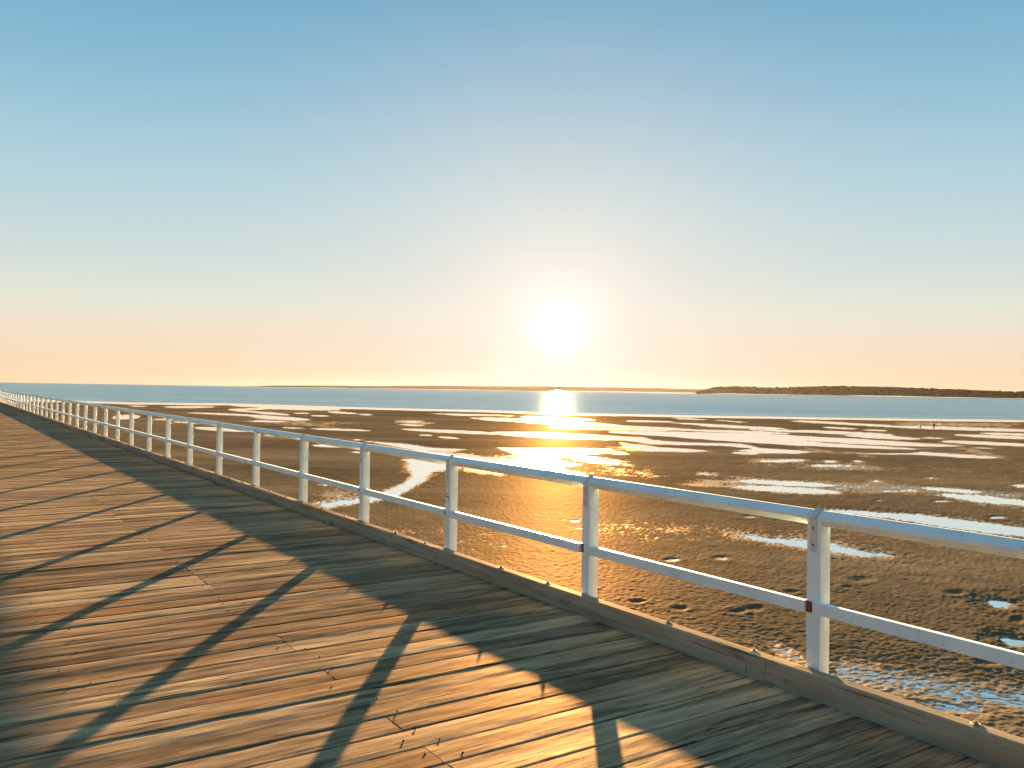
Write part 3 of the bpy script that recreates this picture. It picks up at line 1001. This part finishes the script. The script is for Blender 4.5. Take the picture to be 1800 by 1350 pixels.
def strap_mesh():
    mb = MB()
    t = .004
    e = .0012
    a = HD + e
    s = t * 1.2
    # over the ridge and down the deck face of the post, and down the back
    inner = [(DP - e, ZC - .212), (DP - e, ZC - .006), (RC - a, ZC + .001), (RC, ZC + a), (RC + a, ZC + .001), (DP + .1 + e, ZC - .006), (DP + .1 + e, ZC - .212)]
    outer = [(DP + .1 + e + t, ZC - .212), (DP + .1 + e + t, ZC - .004), (RC + a + s, ZC + .002), (RC, ZC + a + s), (RC - a - s, ZC + .002), (DP - e - t, ZC - .004), (DP - e - t, ZC - .212)]
    n = len(inner)
    A0 = [mb.bm.verts.new((p[0], .0285, p[1])) for p in inner]
    A1 = [mb.bm.verts.new((p[0], .0745, p[1])) for p in inner]
    B0 = [mb.bm.verts.new((p[0], .0285, p[1])) for p in outer[::-1]]
    B1 = [mb.bm.verts.new((p[0], .0745, p[1])) for p in outer[::-1]]
    for k_ in range(n - 1):
        mb.bm.faces.new((A0[k_], A0[k_ + 1], A1[k_ + 1], A1[k_]))
        mb.bm.faces.new((B0[k_], B1[k_], B1[k_ + 1], B0[k_ + 1]))
        mb.bm.faces.new((A0[k_], B0[k_], B0[k_ + 1], A0[k_ + 1]))
        mb.bm.faces.new((A1[k_], A1[k_ + 1], B1[k_ + 1], B1[k_]))
    mb.bm.faces.new((A0[0], A1[0], B1[0], B0[0]))
    mb.bm.faces.new((A0[-1], B0[-1], B1[-1], A1[-1]))
    return mb


def screw_mesh():
    mb = MB()
    for z in (ZC - .062, ZC - .168):
        mb.cyl((DP - .0052, .051, z), (-1, 0, 0), .0065, .0018, 10)
    return mb


ZM1, ZM0 = CAM_H - 1.3032, CAM_H - 1.3800      # mid rail top and bottom
XM = DP - .030                                  # mid rail, deck side


def cleat_mesh(rusty):
    mb = MB()
    mb.box(DP - .010, DP - .0004, .042, .096, ZM0 + .004, ZM1 - .006, .003, 0)
    mb.cyl((DP - .010, .066, (ZM0 + ZM1) / 2 - .004), (-1, 0, 0), .014, .008, 6, 1)
    return mb


MEAS = [3.451, 5.734, 8.109, 10.373, 12.608, 14.935, 17.278, 19.636, 21.819, 24.027, 26.500, 28.753, 31.025]
pu = {}
for i in range(-N_BACK, N_AHEAD + 1):
    pu[i] = MEAS[i] - .1 if 0 <= i < len(MEAS) else U0 + i * SP + (random.uniform(-.02, .02) if i > 3 else 0)

cleat_tmp = rbuild(cleat_mesh(False), 'cleat', [paint, rust_dark_m], None)
cleat_clean = cleat_tmp.data
bpy.data.objects.remove(cleat_tmp)
post_src = rbuild(post_mesh(0), 'post', paint, rail)
strap_src = rbuild(strap_mesh(), 'strap', strap_m, post_src)
screw_src = rbuild(screw_mesh(), 'screw', rust_dark_m, post_src)
cleat_src = rbuild(cleat_mesh(True), 'cleat', [rust_m, rust_m], post_src)
first = True
posts = {}
for i in [0] + [k_ for k_ in range(-N_BACK, N_AHEAD + 1) if k_ != 0]:
    if first:
        p = post_src
        kids = [strap_src, screw_src, cleat_src]
    else:
        p = post_src.copy()
        COL.objects.link(p)
        p.parent = rail
        kids = []
        for sct in (strap_src, screw_src, cleat_src):
            if sct is screw_src and i > 8:
                continue
            q_ = sct.copy()
            if sct is cleat_src and i != 1:
                q_.data = cleat_clean
            COL.objects.link(q_)
            q_.parent = p
            kids.append(q_)
    first = False
    # inv shifted the mesh by -U0 in y, so the offset below is the post's own distance
    p.location = (0, pu[i], 0)
    posts[i] = p
for i, p in posts.items():
    p.location = (0, pu[i] , 0)
# the meshes carry y relative to world 0 minus U0; put that back
for o in (post_src.data, strap_src.data, screw_src.data, cleat_src.data, cleat_clean):
    o.transform(Matrix.Translation((0, U0, 0)))
for i, p in posts.items():
    p.location = (0, pu[i] - U0, 0)
    p.rotation_euler = (random.uniform(-.004, .004), random.uniform(-.003, .003), random.uniform(-.01, .01))


def lrel(y):
    return y - U0


for i in range(-N_BACK, N_AHEAD):
    y0, y1 = pu[i] + .05, pu[i + 1] + .05
    # top rail: square timber set on its corner, one length per bay
    mb = MB()
    jz = random.uniform(-.0015, .0015)
    c = .007
    D = HD
    poly = [(RC - c, ZC + D - c), (RC + c, ZC + D - c), (RC + D - c, ZC + c), (RC + D - c, ZC - c), (RC + c, ZC - D + c), (RC - c, ZC - D + c), (RC - D + c, ZC - c), (RC - D + c, ZC + c)]
    poly = [(RC + (x - RC) * D / (D - c * .0), z + jz) for x, z in poly]
    mb.prism(poly, 'Y', y0 + .001, y1 - .001)
    rbuild(mb, 'top_rail', paint, rail)
    mb = MB()
    ya, yb = pu[i] + .098, pu[i + 1] + .038
    jz = random.uniform(-.003, .003)
    mb.box(XM + random.uniform(-.002, .002), XM + .044, ya - .0, yb + .002 - .004 + .0, ZM0 + jz, ZM1 + jz, .005, seg=2)
    # the far end stops at the post's far edge, the next length starts further on
    for v in mb.bm.verts:
        if v.co.y > (ya + yb) / 2:
            v.co.y += 0.002
    # housed round the posts: mid rail laps the deck face of each post
    rbuild(mb, 'mid_rail', paint, rail)

# ------------------------------------------------------------------ little notice on the third post
sg = MB()
yA, yB = pu[2] + .006, pu[2] + .094
zA, zB = CAM_H - 1.211, CAM_H - 1.013
xs_ = DP - .0015
sg.box(xs_ - .003, xs_, yA, yB, zA, zB, .001)
sign = sg.build('notice_sign', sign_m)
tag(sign, 'small white notice plate with black border and symbol fixed to a railing post', 'sign')
pr = MB()
xf = xs_ - .0036
b_ = .004
for (a0, a1, c0, c1) in ((yA + .003, yB - .003, zB - .007, zB - .003), (yA + .003, yB - .003, zA + .003, zA + .007), (yA + .003, yA + .007, zA + .007, zB - .007), (yB - .007, yB - .003, zA + .007, zB - .007)):
    pr.box(xf - .0006, xf + .0004, a0, a1, c0, c1)
pr.build('border', sign_ink, sign)
pm = MB()
yc = (yA + yB) / 2
pm.cyl((xf + .0004, yc, zA + .073), (-1, 0, 0), .013, .001, 16)
pm.box(xf - .0006, xf + .0004, yc + .010, yc + .030, zA + .034, zA + .050)
pm.box(xf - .0006, xf + .0004, yc - .032, yc - .004, zA + .031, zA + .050)
for k_ in range(9):
    t_ = k_ / 8
    zz = zA + .105 + t_ * .07
    yy = yc + .012 * math.sin(t_ * 5.0)
    pm.box(xf - .0006, xf + .0004, yy - .0022, yy + .0022, zz, zz + .0085)
pm.build('symbol', sign_ink, sign)


# ------------------------------------------------------------------ people far out on the flat
def skinned(name, pts, edges, radii, mat, parent=None):
    me = bpy.data.meshes.new(name)
    me.from_pydata(pts, edges, [])
    o = bpy.data.objects.new(name, me)
    COL.objects.link(o)
    sk = o.modifiers.new('skin', 'SKIN')
    for v, r in zip(me.skin_vertices[0].data, radii):
        v.radius = (r, r) if not isinstance(r, tuple) else r
    me.skin_vertices[0].data[0].use_root = True
    sb = o.modifiers.new('sub', 'SUBSURF')
    sb.levels = sb.render_levels = 1
    dg = bpy.context.evaluated_depsgraph_get()
    me2 = bpy.data.meshes.new_from_object(o.evaluated_get(dg))
    me2.name = name
    o.modifiers.clear()
    o.data = me2
    me2.materials.clear()
    me2.materials.append(mat)
    me2.polygons.foreach_set('use_smooth', np.ones(len(me2.polygons), bool))
    if parent:
        o.parent = parent
    return o


skin_m = simple('skin', (0.36, 0.22, 0.15), 0.55, 0, 20, .08, 0.001, 0.0)
hair_m = simple('dark_hair', (0.03, 0.022, 0.016), 0.6, 0, 30, .2, 0.001, 0.0)
shirt_w = simple('white_cotton', (0.55, 0.55, 0.54), 0.8, 0, 20, .06, 0.001, 0.0)
shirt_d = simple('black_cotton', (0.03, 0.03, 0.035), 0.8, 0, 20, .1, 0.001, 0.0)
short_b = simple('brown_cotton', (0.12, 0.06, 0.035), 0.8, 0, 20, .1, 0.001, 0.0)
short_k = simple('dark_cotton', (0.03, 0.028, 0.03), 0.8, 0, 20, .1, 0.001, 0.0)


def person(px, py, heading, lean, shirt, shorts, label, stride):
    gp = ground_at(px, py, 0.0)
    root = empty('person', (gp[0], gp[1], 0.0))
    root.rotation_euler = (0, 0, heading)
    tag(root, label, 'person', 'people walking on the wet sand')
    L = lean
    P = [(0, 0, .93), (0, L * .3, 1.12), (0, L * .7, 1.32), (0, L, 1.45), (0, L * 1.15, 1.53), (0, L * 1.3 + .015, 1.62), (0, L * 1.3 + .01, 1.72)]
    Rd = [(.15, .11), (.135, .10), (.16, .11), (.12, .09), (.052, .055), (.075, .092), (.06, .075)]
    Ed = [(0, 1), (1, 2), (2, 3), (3, 4), (4, 5), (5, 6)]

    def chain(base, pts, rads):
        prev = base
        for p_, r_ in zip(pts, rads):
            P.append(p_); Rd.append(r_); Ed.append((prev, len(P) - 1)); prev = len(P) - 1
        return prev
    for s in (-1, 1):
        st = stride * s
        chain(0, [(s * .095, .0, .86), (s * .10, st * .45 + .03, .50), (s * .10, st * .8, .10), (s * .105, st * .8 + .02, .035), (s * .115, st * .8 + .15, .03)], [.092, .062, .042, .042, .032])
        hnd = chain(3, [(s * .19, L, 1.41), (s * .235, L - st * .25, 1.14), (s * .245, L - st * .55 + .06, .90), (s * .245, L - st * .6 + .08, .84)], [.062, .045, .032, (.02, .036)])
        bx_, by_, bz_ = P[hnd]
        for k_ in range(4):
            off = (k_ - 1.5) * .018
            ln = (.062, .072, .068, .052)[k_]
            chain(hnd, [(bx_ - s * .004, by_ + off, bz_ - .045), (bx_ - s * .014, by_ + off * 1.1 + .006, bz_ - .045 - ln)], [.010, .008])
        chain(hnd, [(bx_ - s * .008, by_ + .036, bz_ - .018), (bx_ - s * .012, by_ + .05, bz_ - .05)], [.011, .009])
    skinned('body', P, Ed, Rd, skin_m, root)
    # clothing follows the torso and thighs
    T = [(0, 0, .95), (0, L * .3, 1.12), (0, L * .7, 1.32), (0, L, 1.45)]
    TR = [(.165, .125), (.152, .115), (.178, .125), (.13, .10)]
    TE = [(0, 1), (1, 2), (2, 3)]
    for s in (-1, 1):
        T += [(s * .195, L, 1.41), (s * .228, L - stride * s * .14, 1.24)]
        TR += [.074, .062]
        TE += [(3, len(T) - 2), (len(T) - 2, len(T) - 1)]
    skinned('shirt', T, TE, TR, shirt, root)
    Q = [(0, 0, .95), (0, 0, .90)]
    QR = [(.16, .12), (.155, .118)]
    QE = [(0, 1)]
    for s in (-1, 1):
        Q += [(s * .095, .0, .84), (s * .10, stride * s * .38 + .025, .55)]
        QR += [.105, .085]
        QE += [(1, len(Q) - 2), (len(Q) - 2, len(Q) - 1)]
    skinned('shorts', Q, QE, QR, shorts, root)
    hb = MB()
    bmesh.ops.create_icosphere(hb.bm, subdivisions=3, radius=1.0)
    for v in list(hb.bm.verts):
        if v.co.z < -.15 and v.co.y > -.2:
            v.co *= .86
    for v in hb.bm.verts:
        v.co = Vector((v.co.x * .083, v.co.y * .102 + L * 1.3 - .012, v.co.z * .098 + 1.715))
    hb.build('hair', hair_m, root)
    fb = MB()
    yF = L * 1.3 + .105
    fb.cyl((0, yF - .012, 1.655), (0, 1, -.25), .014, .03, 6, 0, .006)
    fb.build('nose', skin_m, root)
    for s in (-1, 1):
        e = MB()
        bmesh.ops.create_icosphere(e.bm, subdivisions=1, radius=.011, matrix=Matrix.Translation((s * .031, yF - .018, 1.675)))
        e.build('eye', hair_m, root)
        e = MB()
        e.box(s * .078 - .008, s * .078 + .008, L * 1.3 - .01, L * 1.3 + .022, 1.635, 1.69, .006)
        e.build('ear', skin_m, root)
    e = MB()
    e.box(-.022, .022, yF - .022, yF - .008, 1.612, 1.621, .003)
    e.build('mouth', rust_dark_m, root)
    return root


person(1617.5, 755.4, -2.4, .10, shirt_w, short_b, 'person in a white shirt and brown shorts leaning forward on the wet sand', .16)
person(1641.5, 755.8, -0.6, .02, shirt_d, short_k, 'person in dark clothes standing upright on the wet sand', .05)

# ------------------------------------------------------------------ straw stalk caught in the deck
cu = MB()
pts_ = [(0, 0, -.01), (.002, .004, .03), (.006, .003, .06), (.015, .008, .088)]
for a, b in zip(pts_[:-1], pts_[1:]):
    v = Vector(b) - Vector(a)
    cu.cyl(a, v, .0026, v.length * 1.05, 5)
cu.cyl(pts_[-1], (.3, .2, .8), .004, .02, 5, 0, .001)
st = cu.build('dry_stalk', straw_m, None, (0.905, 5.41, ZD))
tag(st, 'short pale dry stalk standing between the deck boards', 'stalk')

# ------------------------------------------------------------------ haze
hz = MB()
hz.box(-13500, 14500, -3000, 14500, -3.0, 92.0)
hm = bpy.data.materials.new('sea_haze')
hm.use_nodes = True
q = NT(hm.node_tree)
out = q.n('ShaderNodeOutputMaterial')
pv = q.n('ShaderNodeVolumePrincipled')
pv.inputs['Color'].default_value = (0.125, 0.105, 0.10, 1)
pv.inputs['Density'].default_value = 4.6e-6
pv.inputs['Anisotropy'].default_value = 0.68
q.l(pv.outputs[0], out.inputs['Volume'])
ho = hz.build('haze', hm)
tag(ho, 'thin warm sea haze over the whole bay', kind='stuff')

# ------------------------------------------------------------------ render settings
S.render.engine = 'CYCLES'
S.cycles.use_denoising = True
S.cycles.denoiser = 'OPENIMAGEDENOISE'
S.cycles.denoising_input_passes = 'RGB_ALBEDO_NORMAL'
S.cycles.max_bounces = 6
S.cycles.diffuse_bounces = 3
S.cycles.glossy_bounces = 3
S.cycles.volume_bounces = 0
S.cycles.transparent_max_bounces = 8
S.cycles.sample_clamp_indirect = 4.0
S.cycles.sample_clamp_direct = 0.0
S.cycles.caustics_reflective = False
S.cycles.caustics_refractive = False
